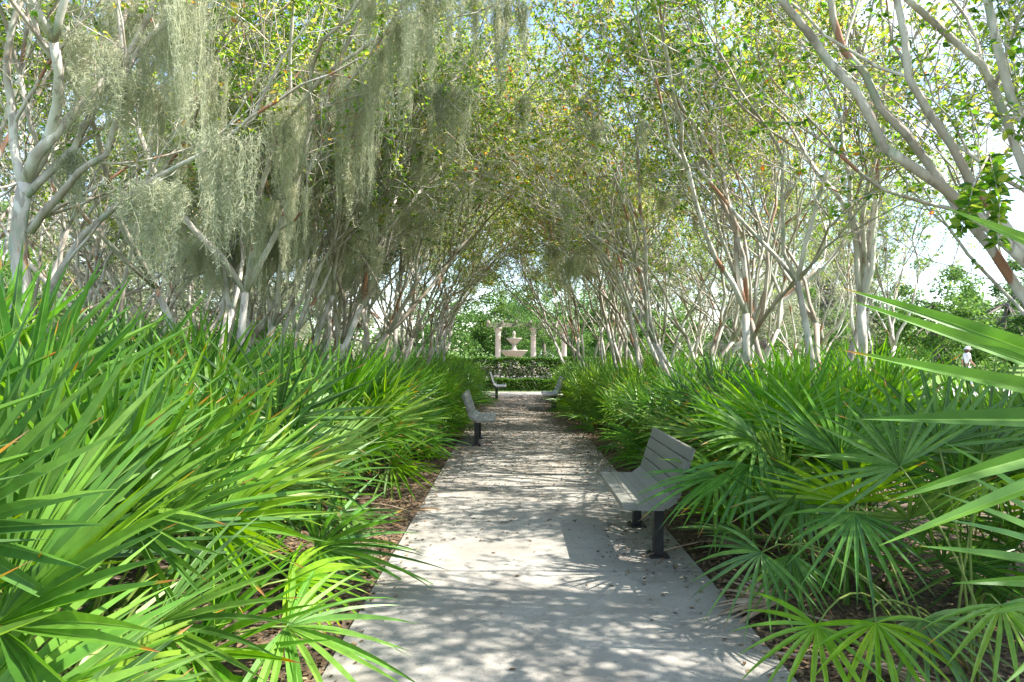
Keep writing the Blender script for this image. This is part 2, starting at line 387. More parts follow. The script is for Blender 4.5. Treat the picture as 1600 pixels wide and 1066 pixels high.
# far plants: one mesh each (too small for parts)
FARP = []
SF = [0, .2, .45, .75, 1.0]
for k in range(6):
    rg = random.Random(50+k); mb = MB(); fr = []
    nf = 17
    B = MB(); 
    for j in range(nf):
        b, p = MB(), MB(); u = rg.random(); ci = 0 if u < .34 else 1 if u < .67 else 2 if u < .88 else 3
        tl, lp, bd, dr = CL[ci]
        frond_geo(b, p, rg, R(rg.uniform(*tl)), rg.uniform(*lp), rg.uniform(.58, .74), rg.uniform(*bd), rg.uniform(-1.1, 1.1), 13, R(rg.uniform(150, 225)), dr, SF, rg.uniform(0, .35))
        az = rg.gauss(0, 1.05) if rg.random() < .6 else rg.uniform(0, 2*PI)
        mt = Matrix.Translation((rg.gauss(0, .13), rg.gauss(0, .13), 0)) @ Matrix.Rotation(az, 4, 'Z')
        for src, mi in ((b, 0), (p, 1)):
            o0 = len(B.v)
            for q, a in zip(src.v, src.a): B.vert(mt @ V(q), a)
            for f in src.f: B.face([o0+i for i in f], mi)
    FARP.append(B.mesh('saw_palmetto', [M['frond'], M['petiole']]))
GL, GR = 'saw palmettos in the bed left of the path', 'saw palmettos in the bed right of the path'
rngP = random.Random(21)
def hero(root, rng, base, hub, axis, nor, rad, nseg=20, arc=R(200), droop=.15, cup=.1, wmax=.019, tan=None, lab=None, a0=0.0, mt='frond'):
    b, p = MB(), MB(); base, hub, axis, nor = V(base), V(hub), V(axis).normalized(), V(nor)
    o = V(root.location)
    tan = V(tan) if tan else V((0, 0, 1)); Lg = (hub-base).length
    stalk(p, bez(base-o, base-o+tan*Lg*.4, hub-o-axis*Lg*.3, hub-o, 8), .008, .0045)
    blade(b, rng, hub-o, axis, nor, rad, nseg, arc, droop, cup, wmax, a0=a0)
    f = obj('frond', b.mesh('frond', M[mt]), root); obj('petiole', p.mesh('petiole', M['petiole'], True), f)
    return f
SIDE = {-1: 'left', 1: 'right'}
def bed(side, rows, toward, grp):
    ordinal = ['front row', 'second row', 'third row', 'back row']
    for ri, (xc, y0, y1, step, jit) in enumerate(rows):
        y = y0; k = 0
        while y < y1:
            k += 1
            x = xc - side*.028*max(0, y-5) + rngP.uniform(-jit, jit); yy = y + rngP.uniform(-.15, .15)
            lab = f'green saw palmetto in the {ordinal[ri]} {SIDE[side]} of the path, {nth(k)} plant from the camera'
            if yy < 9.6:
                h = (1.32 if yy < 4.5 else 1.2 if yy < 7 else 1.04) if side < 0 else (.98 if yy < 5 else 1.0)
                if ri == 0: h *= .90
                n = 17 if ri < 2 else 12
                mix = (.30, .38, .22, .10) if ri == 0 else (.50, .36, .11, .03)
                palmetto(x, yy, h*rngP.uniform(.94, 1.06), lab, grp, rngP, toward, n, mix)
            else:
                o = obj('saw_palmetto', rngP.choice(FARP), None, (x, yy, 0), toward + rngP.gauss(0, .5)); s = rngP.uniform(.88, 1.1)*(.9 if ri == 0 else 1)
                o.scale = (s, s, s); tag(o, lab, 'palmetto', grp)
            y += step*rngP.uniform(.9, 1.1)
bed(-1, [(-2.03, 1.55, 22.0, .86, .14), (-3.0, 1.9, 22.2, .92, .2), (-3.95, 2.6, 22, 1.05, .25), (-5.1, 3.6, 16, 1.15, .3)], -PI/2, GL)
bed(1, [(2.45, 4.35, 22.0, .84, .13), (3.25, 3.5, 22.2, .92, .2), (4.2, 4.2, 21, 1.1, .2)], PI/2, GR)
# the plants that reach into the near foreground, frond by frond
rg = random.Random(5)
t = empty('saw_palmetto', (-1.75, 2.55, 0)); tag(t, 'saw palmetto whose broad low fan of leaf blades spreads over the left path edge', 'palmetto', GL)
hero(t, rg, (-1.7, 2.6, .03), (-.95, 2.70, .48), (1, .02, -.12), (0.15, -.35, 1), .58, 19, R(205), .18, .05, .0165, (.6, 0, .8))
hero(t, rg, (-1.7, 2.7, .03), (-1.12, 3.2, .50), (1, .2, .05), (0, -.35, 1), .46, 17, R(170), .2, .06, .014, (.6, .2, .8))
hero(t, rg, (-1.75, 2.4, .03), (-1.28, 2.30, .66), (.75, -.05, .30), (-.3, -.6, .7), .58, 18, R(150), .12, .05, .0145, (.3, 0, 1))
hero(t, rg, (-1.75, 2.2, .03), (-1.42, 2.05, .58), (.8, .05, .05), (-.1, -.5, .85), .55, 17, R(150), .16, .05, .0145, (.3, 0, 1))
hero(t, rg, (-1.75, 2.4, .03), (-1.40, 2.45, .90), (.6, 0, .75), (-.6, -.6, .5), .62, 18, R(150), .07, .05, .0155, (.2, 0, 1))
hero(t, rg, (-1.8, 2.6, .03), (-1.35, 2.9, .85), (.75, .1, .6), (-.4, -.6, .6), .66, 20, R(180), .10, .1, .019, (.2, 0, 1))
hero(t, rg, (-1.8, 2.6, .03), (-1.5, 2.5, 1.0), (.45, -.1, .9), (-.5, -.8, .2), .70, 20, R(170), .06, .1, .019, (.1, 0, 1))
hero(t, rg, (-1.8, 2.6, .03), (-1.9, 2.7, 1.05), (.1, .1, 1), (0, -1, .1), .70, 20, R(170), .05, .1, .019)
t = empty('saw_palmetto', (-1.55, 1.15, 0)); tag(t, 'saw palmetto of long bright blades at the bottom left corner of the photo', 'palmetto', GL)
hero(t, rg, (-1.5, 1.2, .03), (-1.20, 1.32, .80), (.86, .12, .42), (-.35, -.55, .75), .62, 17, R(120), .10, .05, .019, (.3, 0, 1), a0=R(-6))
hero(t, rg, (-1.5, 1.2, .03), (-1.25, 1.55, .98), (.75, .1, .75), (-.55, -.65, .45), .66, 18, R(130), .08, .05, .019, (.2, .1, 1))
hero(t, rg, (-1.5, 1.1, .03), (-1.10, 1.45, .55), (1, .15, .12), (-.1, -.6, .8), .55, 16, R(110), .16, .05, .018, (.5, .1, .8))
hero(t, rg, (-1.6, 1.2, .03), (-1.55, 1.75, 1.15), (.4, .1, 1), (-.4, -1, .2), .70, 19, R(160), .05, .08, .020)
hero(t, rg, (-1.6, 1.2, .03), (-1.7, 1.65, 1.12), (.55, .0, .75), (-.6, -.8, .5), .70, 19, R(150), .06, .08, .020)
hero(t, rg, (-1.5, 1.1, .03), (-1.22, 1.7, .62), (.5, .1, -.5), (.4, -.6, .6), .50, 17, R(200), .16, .05, .017, (.5, .2, .8))
# right side, nearest: swords coming in from the right edge
t = empty('saw_palmetto', (1.75, 1.05, 0)); tag(t, 'saw palmetto reaching into the photo from the right edge with broad level blades', 'palmetto', GR)
hero(t, rg, (1.7, 1.05, .03), (1.12, 1.06, 1.53), (-1, -.03, .09), (.05, -1, .35), .60, 6, R(48), .02, .03, .0165, (-.1, 0, 1))
hero(t, rg, (1.7, 1.05, .03), (1.20, 1.22, 1.20), (-.95, -.02, .30), (.1, -.8, .6), .44, 8, R(64), .06, .05, .012, (-.1, 0, 1))
hero(t, rg, (1.7, 1.05, .03), (1.30, 1.2, 1.70), (-.8, .0, .62), (-.3, -1, .0), .50, 3, R(24), .02, .03, .018, (-.1, .1, 1))
t = empty('saw_palmetto', (2.25, 3.25, 0)); tag(t, 'saw palmetto with drooping fans over brown mulch beside the right path edge', 'palmetto', GR)
for (h, ax, no, rd, ns, ar, dr) in [((1.41, 3.62, .50), (-.75, -.2, -.55), (-.4, -.6, .8), .50, 13, 190, .22), ((1.62, 3.72, .46), (-.2, -.5, -.9), (-.3, -.9, .4), .42, 14, 120, .15),
        ((1.42, 2.98, .36), (-.6, -.5, -.5), (-.2, -.6, .8), .46, 13, 190, .25), ((1.66, 2.92, .40), (.05, -.6, -.8), (0, -.8, .6), .46, 14, 190, .25), ((1.92, 3.0, .38), (.1, -.7, -.6), (0, -.7, .7), .48, 15, 200, .25),
        ((1.82, 3.4, .78), (-.3, -.5, -.75), (-.1, -.8, .6), .52, 14, 170, .22), ((2.35, 3.1, 1.0), (.1, -.6, .3), (0, -.6, .8), .56, 16, 190, .3),
        ((2.1, 2.75, .55), (.1, -.6, -.5), (0, -.7, .7), .5, 15, 190, .25), ((2.2, 3.3, 1.15), (-.2, .1, 1), (-.2, -1, .1), .66, 19, 180, .06), ((2.5, 3.4, 1.1), (.15, 0, 1), (0, -1, .1), .66, 19, 180, .06), ((2.0, 3.3, 1.05), (-.6, 0, .8), (-.4, -.8, .4), .62, 18, 180, .08)]:
    hero(t, rg, (2.25+rg.gauss(0, .08), 3.25+rg.gauss(0, .08), .03), h, ax, no, rd*.88, ns, R(ar), dr, .06, .0125, ((h[0]-2.25)*.5, (h[1]-3.25)*.5, .9))
t = empty('saw_palmetto', (2.05, 4.55, 0)); tag(t, 'saw palmetto with a green fan drooping down just behind the nearest bench', 'palmetto', GR)
for (h, ax, no, rd, ns, ar, dr) in [((1.62, 4.35, .86), (-.25, -.45, -.8), (-.2, -.8, .5), .55, 15, 180, .2), ((1.50, 4.7, .72), (-.95, -.1, -.25), (-.2, -.4, .9), .60, 18, 190, .2), ((1.72, 4.5, 1.0), (-.7, -.2, .35), (-.3, -.5, .8), .62, 18, 190, .18),
        ((2.1, 4.6, 1.15), (0, 0, 1), (-.2, -1, .1), .66, 20, 180, .05), ((1.9, 4.7, 1.1), (-.5, 0, .9), (-.5, -.8, .4), .66, 20, 180, .07), ((1.85, 4.1, .7), (-.1, -.7, -.4), (0, -.6, .8), .5, 16, 190, .2)]:
    hero(t, rg, (2.05, 4.55, .03), h, ax, no, rd, ns, R(ar), dr, .06, .017, ((h[0]-2.05)*.5, (h[1]-4.55)*.5, .9))
# dry fronds lying on the mulch
for k, (x, y, rz, lab) in enumerate([(1.62, 3.9, 2.6, 'dry tan palm frond lying on the mulch below the drooping fans'), (1.50, 5.15, .3, 'dry brown frond curled on the mulch beside the leg of the nearest bench'),
                                     (1.75, 3.15, -.6, 'withered frond flat on the mulch near the bottom right corner')]):
    r2 = random.Random(90+k); b = MB(); p = MB()
    blade(b, r2, V((0, 0, .09)), V((1, 0, -.05)), V((0, .25, 1)), .42, 15, R(110), .16, .1, .014)
    stalk(p, [V((-.5, 0, .02)), V((-.2, .02, .06)), V((0, 0, .09))])
    o = obj('dry_frond', b.mesh('dry_frond', M['dead']), None, (x, y, .01), rz); obj('petiole', p.mesh('petiole', M['dead']), o)
    tag(o, lab, 'frond', 'dry fronds on the mulch')

# ------------------------------------------------------------------ crape myrtles
def rdir(rng, d, ang):
    u = d.orthogonal().normalized(); w = d.cross(u); a = rng.uniform(0, 2*PI)
    return (d*math.cos(ang) + (u*math.cos(a)+w*math.sin(a))*math.sin(ang)).normalized()
class Tree:
    def __init__(s, seed, leaves=24, lean=V((0, 0, 0)), zleaf=2.2):
        s.rng = random.Random(seed); s.mb = MB(); s.tw = []; s.bp = []; s.nl = leaves; s.lean = lean; s.zleaf = zleaf; s.zfade = 2.2 if zleaf > 2 else .3
    def limb(s, pts, radii):
        s.mb.tube(pts, radii, 8 if radii[0] > .035 else 6 if radii[0] > .015 else 4, cap=radii[0] > .02)
        s.bp += [(p, r) for p, r in zip(pts, radii)]
    def grow(s, p, d, r, L, lev):
        rng = s.rng; n = 5; pts = [p.copy()]; rad = [r]; r1 = r*(.70 if lev < 4 else .4)
        for i in range(n):
            d = (d + V((rng.gauss(0, .165), rng.gauss(0, .165), rng.gauss(.085, .07))) + s.lean*(.02+.022*lev)).normalized()
            p = p + d*(L/n); pts.append(p.copy()); rad.append(r + (r1-r)*(i+1)/n)
        s.limb(pts, rad)
        if lev >= 3:
            for i in range(1, n+1):
                if rng.random() < .8: s.twig(pts[i], rdir(rng, d, R(rng.uniform(30, 75))))
        elif lev >= 1:
            for i in range(2, n+1):
                if rng.random() < ((.5 if lev == 1 else .85) if pts[i].z > 2.3 else .06):
                    if lev == 1 and rng.random() < .5: s.grow(pts[i], rdir(rng, d, R(rng.uniform(30, 55))), rad[i]*.45, L*.55, 3)
                    else: s.twig(pts[i], rdir(rng, d, R(rng.uniform(35, 70))))
        if lev >= 4:
            s.twig(p, d); return
        k = 2 if rng.random() < .72 else 3
        for j in range(k):
            s.grow(p, rdir(rng, d, R(rng.uniform(10, 27))), r1*rng.uniform(.72, .95), L*rng.uniform(.68, .88), lev+1)
    def twig(s, p, d, L=None):
        rng = s.rng; L = L or rng.uniform(.28, .6); pts = [p]; q = p.copy()
        for i in range(3):
            d = (d + V((rng.gauss(0, .18), rng.gauss(0, .18), rng.gauss(0.02, .12)))).normalized(); q = q + d*L/3; pts.append(q.copy())
        s.mb.tube(pts, [.005, .004, .003, .0018], 3, cap=False)
        s.tw.append(pts)
        if rng.random() < .5:
            e = rdir(rng, d, R(50)); pts2 = [pts[1], pts[1]+e*L*.35, pts[1]+e*L*.6+V((0, 0, .03))]
            s.mb.tube(pts2, [.003, .0025, .0015], 3, cap=False); s.tw.append(pts2)
    def meshes(s, bark='bark', leafm='leaf', size=.043):
        rs = np.random.RandomState(s.rng.randint(0, 10**6))
        segA, segB = [], []
        for pts in s.tw:
            for a, b in zip(pts, pts[1:]): segA.append(a); segB.append(b)
        A = np.array([tuple(a) for a in segA]); B = np.array([tuple(b) for b in segB])
        ln = np.linalg.norm(B-A, axis=1); keep = rs.rand(len(A)) < np.clip((A[:, 2]-s.zleaf)/s.zfade, 0, 1)
        wt = (ln*np.repeat(rs.rand(len(A)//2+1)**1.8, 2)[:len(A)])[keep]; A, B, ln = A[keep], B[keep], ln[keep]
        n = int(s.nl*len(s.tw)*keep.mean()); idx = rs.choice(len(A), n, p=wt/wt.sum())
        u = rs.rand(n, 1); base = A[idx]*(1-u) + B[idx]*u
        P, F, rn = leaves(rs, base, size, .62)
        me = quadmesh('crown', P, F, M[leafm], {'rnd': rn})
        return s.mb.mesh('trunk', M[bark], True), me
def leaves(rs, base, size, wr=.6, var=.35, flat=.5):
    n = len(base)
    d = rs.normal(size=(n, 3)); d[:, 2] = d[:, 2]*.55 - .18; d /= np.linalg.norm(d, axis=1)[:, None]
    nr = rs.normal(size=(n, 3)); nr[:, 2] = np.abs(nr[:, 2]) + flat
    sd = np.cross(d, nr); sd /= np.linalg.norm(sd, axis=1)[:, None]; nn = np.cross(sd, d)
    L = (size*(1-var + 2*var*rs.rand(n)))[:, None]; W = L*wr/2; st = L*.12
    b = base + d*st
    v = [b, b+d*L*.35+sd*W*.92+nn*W*.25, b+d*L*.72+sd*W*.62+nn*W*.15, b+d*L - nn*L*.10, b+d*L*.72-sd*W*.62+nn*W*.15, b+d*L*.35-sd*W*.92+nn*W*.25]
    P = np.stack(v, 1).reshape(-1, 3); o = (np.arange(n)*6)[:, None]
    F = np.concatenate([o + np.array([[0, 1, 2, 3]]), o + np.array([[0, 3, 4, 5]])], 0)
    rn = np.repeat(np.clip(rs.beta(2.0, 2.2, n) + 0*u_(n), 0, 1), 6)
    return P, F, rn
def u_(n): return np.zeros(n)
LIMBS = []                    # (world position, radius, tree index) for hanging the moss
def vase(seed, lean=.75, leaves_=12):
    T = Tree(seed, leaves_, V((lean, 0, 0)))
    rng = T.rng; ns = rng.choice([5, 6, 6, 7])
    for k in range(ns):
        az = 2*PI*k/ns + rng.uniform(-.35, .35); tilt = R(rng.uniform(6, 20)) + R(7)*max(0, math.cos(az))
        d = V((math.sin(tilt)*math.cos(az), math.sin(tilt)*math.sin(az), math.cos(tilt)))
        b = V((.10*math.cos(az), .10*math.sin(az), -.05))
        T.grow(b, d, rng.uniform(.034, .050), rng.uniform(1.5, 2.1), 0)
    return T
PROT = []
TD = vase(977, .3, 2.9); TD.zleaf = 1.9; TD.zfade = .8; DENSE = (TD, *TD.meshes(size=.078))  # prototype shaped to cast dapple on the path, for added off-frame trees
for k in range(6):
    T = vase(100+k*7); PROT.append((T, *T.meshes()))
def put_tree(T, tm, cm, x, y, rz, s, label, group):
    t = empty('crape_myrtle', (x, y, 0), rz); t.scale = (s, s, s)
    obj('trunk', tm, t); obj('crown', cm, t)
    tag(t, label, 'tree', group)
    mt = Matrix.Translation((x, y, 0)) @ Matrix.Rotation(rz, 4, 'Z') @ Matrix.Scale(s, 4)
    for p, r in T.bp:
        if r > .006 and p.z > 2.0: LIMBS.append((mt @ p, r*s, t))
    return t
GT = {-1: 'crape myrtles left of the path', 1: 'crape myrtles right of the path'}
rngT = random.Random(77)
# nearest left tree: pale trunk with a long low limb
T = Tree(301, 6, V((.5, 0, 0)))
def limb_(T, pts, r0, r1, side=0, lev=2):
    # resample with slight wobble, then grow a leafy end
    pts = [V(p) for p in pts]; out = []
    for a, b in zip(pts, pts[1:]):
        for k in range(3): out.append(a.lerp(b, k/3) + V((T.rng.gauss(0, .012), T.rng.gauss(0, .012), T.rng.gauss(0, .012))))
    out.append(pts[-1]); n = len(out); rad = [r0+(r1-r0)*i/(n-1) for i in range(n)]
    T.limb(out, rad); d = (out[-1]-out[-2]).normalized()
    for k in range(2): T.grow(out[-1], rdir(T.rng, d, R(T.rng.uniform(10, 28))), r1*.85, 1.15, lev)
    for k in range(side):
        i = T.rng.randint(n//3, n-2); T.grow(out[i], rdir(T.rng, (out[i+1]-out[i]).normalized(), R(T.rng.uniform(30, 55))), rad[i]*.5, .9, 3)
bx, by = -3.8, 5.0
q = lambda x, z, y=5.0: (x-bx, y-by, z)
limb_(T, [q(-3.84, -.05), q(-3.82, 1.0), q(-3.86, 2.2), q(-3.80, 2.95)], .070, .052, 0)
limb_(T, [q(-3.80, 2.85), q(-3.92, 3.4), q(-3.88, 3.9, 4.9), q(-3.70, 4.5, 4.85)], .036, .018, 2)
limb_(T, [q(-3.80, 2.85), q(-3.50, 3.25, 5.1), q(-3.30, 3.8, 5.2), q(-3.15, 4.6, 5.3)], .032, .018, 2)
limb_(T, [q(-3.78, 2.6), q(-3.42, 2.95, 4.95), q(-3.12, 3.15, 4.9), q(-2.95, 3.75, 4.9)], .030, .017, 2)
limb_(T, [q(-3.74, .0, 5.1), q(-3.66, 2.12, 5.05), q(-3.35, 2.55), q(-2.75, 2.95, 4.9), q(-2.12, 3.28, 4.85)], .032, .016, 2, 4)
tm, cm = T.meshes()
put_tree(T, tm, cm, bx, by, 0, 1, 'pale grey crape myrtle with a long low limb, nearest left of the path', GT[-1])
# nearest right tree: several thick stems leaning in over the path
T = Tree(322, 10, V((-.8, 0, 0)), 1.75); bx, by = 3.75, 3.7
limb_(T, [q(3.55, -.05, 3.7), q(3.42, 1.2, 3.7), q(3.02, 2.05, 3.65), q(2.12, 2.80, 3.6), q(1.80, 3.28, 3.6), q(1.42, 3.75, 3.6)], .038, .02, 3)
limb_(T, [q(3.42, 1.25, 3.75), q(2.85, 2.25, 3.8), q(2.35, 2.95, 3.85), q(2.02, 3.5, 3.9), q(1.9, 4.0, 3.9)], .031, .018, 2)
limb_(T, [q(3.50, 1.3, 3.6), q(2.62, 2.62, 3.65), q(2.26, 3.2, 3.65), q(2.15, 3.9, 3.65)], .029, .017, 2)
limb_(T, [q(3.75, -.05, 3.8), q(3.45, 1.6, 3.85), q(2.98, 2.9, 3.8), q(2.80, 3.35, 3.8), q(2.05, 3.95, 3.75)], .032, .018, 2)
limb_(T, [q(3.8, -.05, 3.7), q(3.3, 2.2, 3.6), q(2.75, 3.0, 3.5), q(2.5, 3.9, 3.5)], .034, .02, 2)
for pp in ([(2.64, 3.64, 2.60), (2.2, 2.95, 2.55), (1.98, 2.6, 2.25), (1.86, 2.45, 2.05)], [(2.2, 2.95, 2.55), (1.95, 2.7, 2.35), (1.78, 2.5, 2.2), (1.72, 2.45, 2.1)]):
    pp = [q(a, c, b) for a, b, c in pp]; pp = [V(a) for a in pp]; T.mb.tube(pp, [.006, .004, .003, .0015], 4); T.tw += [pp[1:]]*12
tm, cm = T.meshes()
put_tree(T, tm, cm, bx, by, 0, 1, 'crape myrtle with thick bare stems leaning in from the right edge of the photo', GT[1])
# rows
for side, x0, ys in ((-1, -3.55, [2.2, 7.3, 9.3, 11.4, 13.3, 15.4, 17.4, 19.4, 21.6]), (1, 3.5, [7.4, 9.5, 11.5, 13.5, 15.5, 17.5, 19.6, 21.8])):
    for k, y in enumerate(ys):
        x = x0 - side*.075*max(0, y-8) + rngT.uniform(-.2, .2); yy = y + rngT.uniform(-.15, .15)
        if y < 3:
            if side < 0: continue
        T, tm, cm = PROT[(k*5 + (side+1)) % 6]
        rz = (0 if side < 0 else PI) + rngT.uniform(-.6, .6)
        lab = f'pale many-stemmed crape myrtle in the row {SIDE[side]} of the path, {nth(k+1)} trunk from the camera'
        if y < 3: lab = 'crape myrtle beside the camera whose crown shades the near path'
        put_tree(T, tm, cm, x, yy, rz, rngT.uniform(1.18, 1.32), lab, GT[side])
for k, (x, y) in enumerate([(-6.3, 6.8), (-6.6, 9.6), (-6.2, 12.2), (-6.7, 15.0), (-6.3, 18.2), (-9.2, 15.5)]):
    T, tm, cm = PROT[(k*2+1) % 6]
    lab = f'thin crape myrtle in the second row left of the path, {nth(k+1)} from the camera' if k < 5 else 'thin crape myrtle far behind the left rows'
    put_tree(T, tm, cm, x, y, rngT.uniform(0, 6), rngT.uniform(1.1, 1.25), lab, 'crape myrtles behind the left row')
for side, x0 in ((-1, -5.0), (1, 5.3)):
    for k in range(4 if side < 0 else 3):
        y = (10.6 if side < 0 else 13.6) + k*3.6
        T, tm, cm = PROT[(k*2+(side > 0)) % 6]
        put_tree(T, tm, cm, x0 + rngT.uniform(-.3, .3), y, (0 if side < 0 else PI) + rngT.uniform(-1.2, 1.2), rngT.uniform(1.05, 1.2),
                 f"slender crape myrtle half hidden behind the {SIDE[side]} row, {nth(k+1)} from the camera", 'crape myrtles just behind the rows')
for k, (x, y, lab) in enumerate([(4.3, .7, 'crape myrtle added beside the camera, out of view, to shade the near path'), (4.9, 2.9, 'crape myrtle added beyond the right edge to shade the near path'), (5.0, 4.3, 'crape myrtle added beyond the right edge to shade the path by the nearest bench'), (5.2, 5.5, 'crape myrtle added beyond the right edge to dapple the path, its crown reaching into the upper right'), (7.6, 13.4, 'yellowing crape myrtle on the lawn behind the right row'), (9.0, 19.5, 'crape myrtle on the lawn, farther back behind the right row')]):  # the near ones, trunks out of view, are added to dapple the path
    T, tm, cm = DENSE if k < 4 and k != 2 else PROT[(k*2+2) % 6]
    put_tree(T, tm, cm, x, y, rngT.uniform(0, 6), rngT.uniform(1.0, 1.15)*(.82 if y < 6 else 1), lab, 'crape myrtles on the right lawn')

# ------------------------------------------------------------------ spanish moss
def moss_mesh(seed, L, spread, ns, nb=11):
    rs = np.random.RandomState(seed); P = []; F = []; rn = []
    nseg = 11
    bc = [(rs.normal(0, spread*.8), rs.normal(0, spread*.45), rs.uniform(.35, 1.0), rs.uniform(0, .18)) for _ in range(nb)]; bc[0] = (0, 0, 1, 0)
    for i in range(ns):
        cx, cy, cl, cz = bc[rs.randint(nb)]
        x = cx + rs.normal(0, spread*.26); y = cy + rs.normal(0, spread*.26)
        ln = L*cl*(.25+.75*rs.rand()**.7)
        ph = rs.rand()*2*PI; w = .0021+.002*rs.rand(); r = rs.rand()*.75 + .1
        z0 = -rs.rand()*.05 - cz*rs.rand()*L
        prev = None; bx_, by_ = cx*.8+rs.normal(0, .015), cy*.8+rs.normal(0, .015)
        th = rs.rand()*PI
        for k in range(nseg+1):
            t = k/nseg; tp = 1-t
            px = x*tp + bx_*t + .014*math.sin(ph+t*14) + rs.normal(0, .006); py = y*tp + by_*t + .014*math.cos(ph*1.7+t*12) + rs.normal(0, .006)
            pz = z0 - ln*t; q = len(P)
            ww = w*(1-.6*t)
            P += [(px-ww*math.cos(th), py-ww*math.sin(th), pz), (px+ww*math.cos(th), py+ww*math.sin(th), pz)]; rn += [r, r]
            if prev is not None: F.append((prev, prev+1, q+1, q))
            prev = q
            for c in range(2):             # short curly side threads
                b = rs.rand()*2*PI; l2 = .022+.04*rs.rand(); q2 = len(P)
                ex, ey, ez = px+math.cos(b)*l2*.8, py+math.sin(b)*l2*.8, pz-l2*rs.uniform(-.5, 1.2)
                P += [(px, py, pz+.0022), (px, py, pz-.0022), (ex, ey, ez-.0010), (ex+.004*math.sin(b), ey, ez+.0010)]; rn += [min(1, r+.15)]*4
                F.append((q2, q2+1, q2+2, q2+3))
    return quadmesh('spanish_moss', np.array(P), np.array(F), M['moss'], {'rnd': np.array(rn)})
MOSS = [moss_mesh(7+k, 1.0, sp, ns) for k, (sp, ns) in enumerate([(.16, 110), (.22, 160), (.30, 210), (.11, 80), (.20, 130)])]
LP = np.array([tuple(p) for p, r, t in LIMBS]); 
rngM = random.Random(31)
mossy = []
def hang(x, y, z, L, kind=None, wide=1.0):
    d = ((LP - np.array((x, y, z)))**2).sum(1); i = int(d.argmin()); p, r, tr = LIMBS[i]
    o = obj('spanish_moss', MOSS[kind if kind is not None else rngM.randrange(5)], None, (p.x, p.y, p.z - r*.3), rngM.uniform(0, 6.28))
    w = wide*rngM.uniform(.85, 1.2); o.scale = (w, w, L)
    mossy.append((o, tr, p.z))
# dense curtain in the left trees, sparser elsewhere: hung on real limb points
used = []
def drape(n, ylo, yhi, ulo, uhi, vlo, vhi, Lr, wr, gap=.16):
    c = [i for i, (p, r, t) in enumerate(LIMBS) if ylo < p.y < yhi and ulo < p.x/p.y < uhi and vlo < (p.z-1.65)/p.y < vhi]
    rngM.shuffle(c); k = 0
    for i in c:
        if k >= n: break
        p, r, tr = LIMBS[i]
        if any((p-q_).length < gap for q_ in used): continue
        used.append(p); k += 1
        L = min(rngM.uniform(*Lr), p.z-1.75)
        if L < .25: continue
        o = obj('spanish_moss', MOSS[rngM.randrange(5)], None, (p.x, p.y, p.z-r*.3), rngM.uniform(0, 6.28)); w = rngM.uniform(*wr)
        o.scale = (w, w, L); mossy.append((o, tr, p.z))
drape(58, 4.4, 9.0, -.56, -.12, .17, .64, (.5, 1.3), (.5, .95), .25)
drape(9, 4.6, 8.0, -.72, -.50, .16, .6, (.4, 1.0), (.7, 1.1))
drape(40, 5.5, 10.5, -.36, .03, .30, .66, (.6, 1.4), (.5, .95), .28)
drape(38, 9, 14, -.60, -.08, .12, .50, (.6, 1.3), (.7, 1.2), .35)
drape(12, 6, 14, -.10, .12, .25, .58, (.4, .9), (.7, 1.0), .4)
drape(9, 7, 16, .10, .30, .12, .40, (.3, .7), (.6, .9), .5)
for (px_, py_, y, L, w) in [(790, 10, 6.5, 1.1, 1.1), (828, 120, 7.2, .6, .9), (802, 215, 8.2, .85, 1.0), (642, 130, 7, .7, .9), (720, 170, 8, .6, 1.0), (600, 120, 7.5, .9, 1.1), (690, 240, 9, .9, 1.2), (640, 300, 10, .9, 1.2),
                         (985, 215, 8, .5, .8), (900, 385, 13, 1.1, 1.5), (885, 400, 14, 1.0, 1.3), (918, 395, 15, .9, 1.2), (855, 400, 15, .8, 1.1), (560, 200, 8, 1.1, 1.3), (590, 260, 9, 1.0, 1.3), (760, 260, 11, .8, 1.1), (950, 330, 12, .6, 1.0), (1010, 300, 12, .5, .9)]:
    hang((px_-800)/1000*y, y, 1.65-(py_-546)/1000*y, L, None, w)
bytree = {}
for o, tr, z in mossy: bytree.setdefault(tr.name, []).append((o, z))
wl = {}
for nm, lst in bytree.items():
    tl = bpy.data.objects[nm]['label']
    if 'long low limb' in tl: w = 'the near left myrtle with a low limb'
    elif 'leaning in' in tl: w = 'the near right leaning myrtle'
    elif 'row left' in tl or 'row right' in tl:
        sd = 'left' if 'left of' in tl else 'right'; w = ('the back-row ' if 'second row' in tl else '') 
        w = f"the {tl.split(', ')[1].split(' ')[0]} {sd} {'second-row' if 'second row' in tl else 'row'} myrtle"
    elif 'half hidden' in tl: w = f"the {tl.split(', ')[1].split(' ')[0]} slender myrtle half hidden behind the {'left' if 'left row' in tl else 'right'} row"
    elif 'far behind' in tl: w = 'the thin myrtle far behind the left rows'
    else: w = 'the myrtle ' + tl.split('crape myrtle ')[1].split(',')[0]
    lst.sort(key=lambda a: -a[1])
    for i, (o, z) in enumerate(lst):
        rank = 'only' if len(lst) == 1 else 'highest' if i == 0 else 'lowest' if i == len(lst)-1 else nth(i+1) + ' highest'
        tag(o, f'{rank} beard of moss on {w}', 'moss', 'beards of Spanish moss hanging in the trees')
# tuft fallen at the left path edge
r2 = np.random.RandomState(4)
o = obj('moss_tuft', moss_mesh(44, .26, .20, 260), None, (-1.28, 4.75, .16)); o.rotation_euler = (0, 0, .4); o.scale = (1, 1, .6)
tag(o, 'tuft of pale grey fallen moss on the mulch beside the left path edge', 'moss')

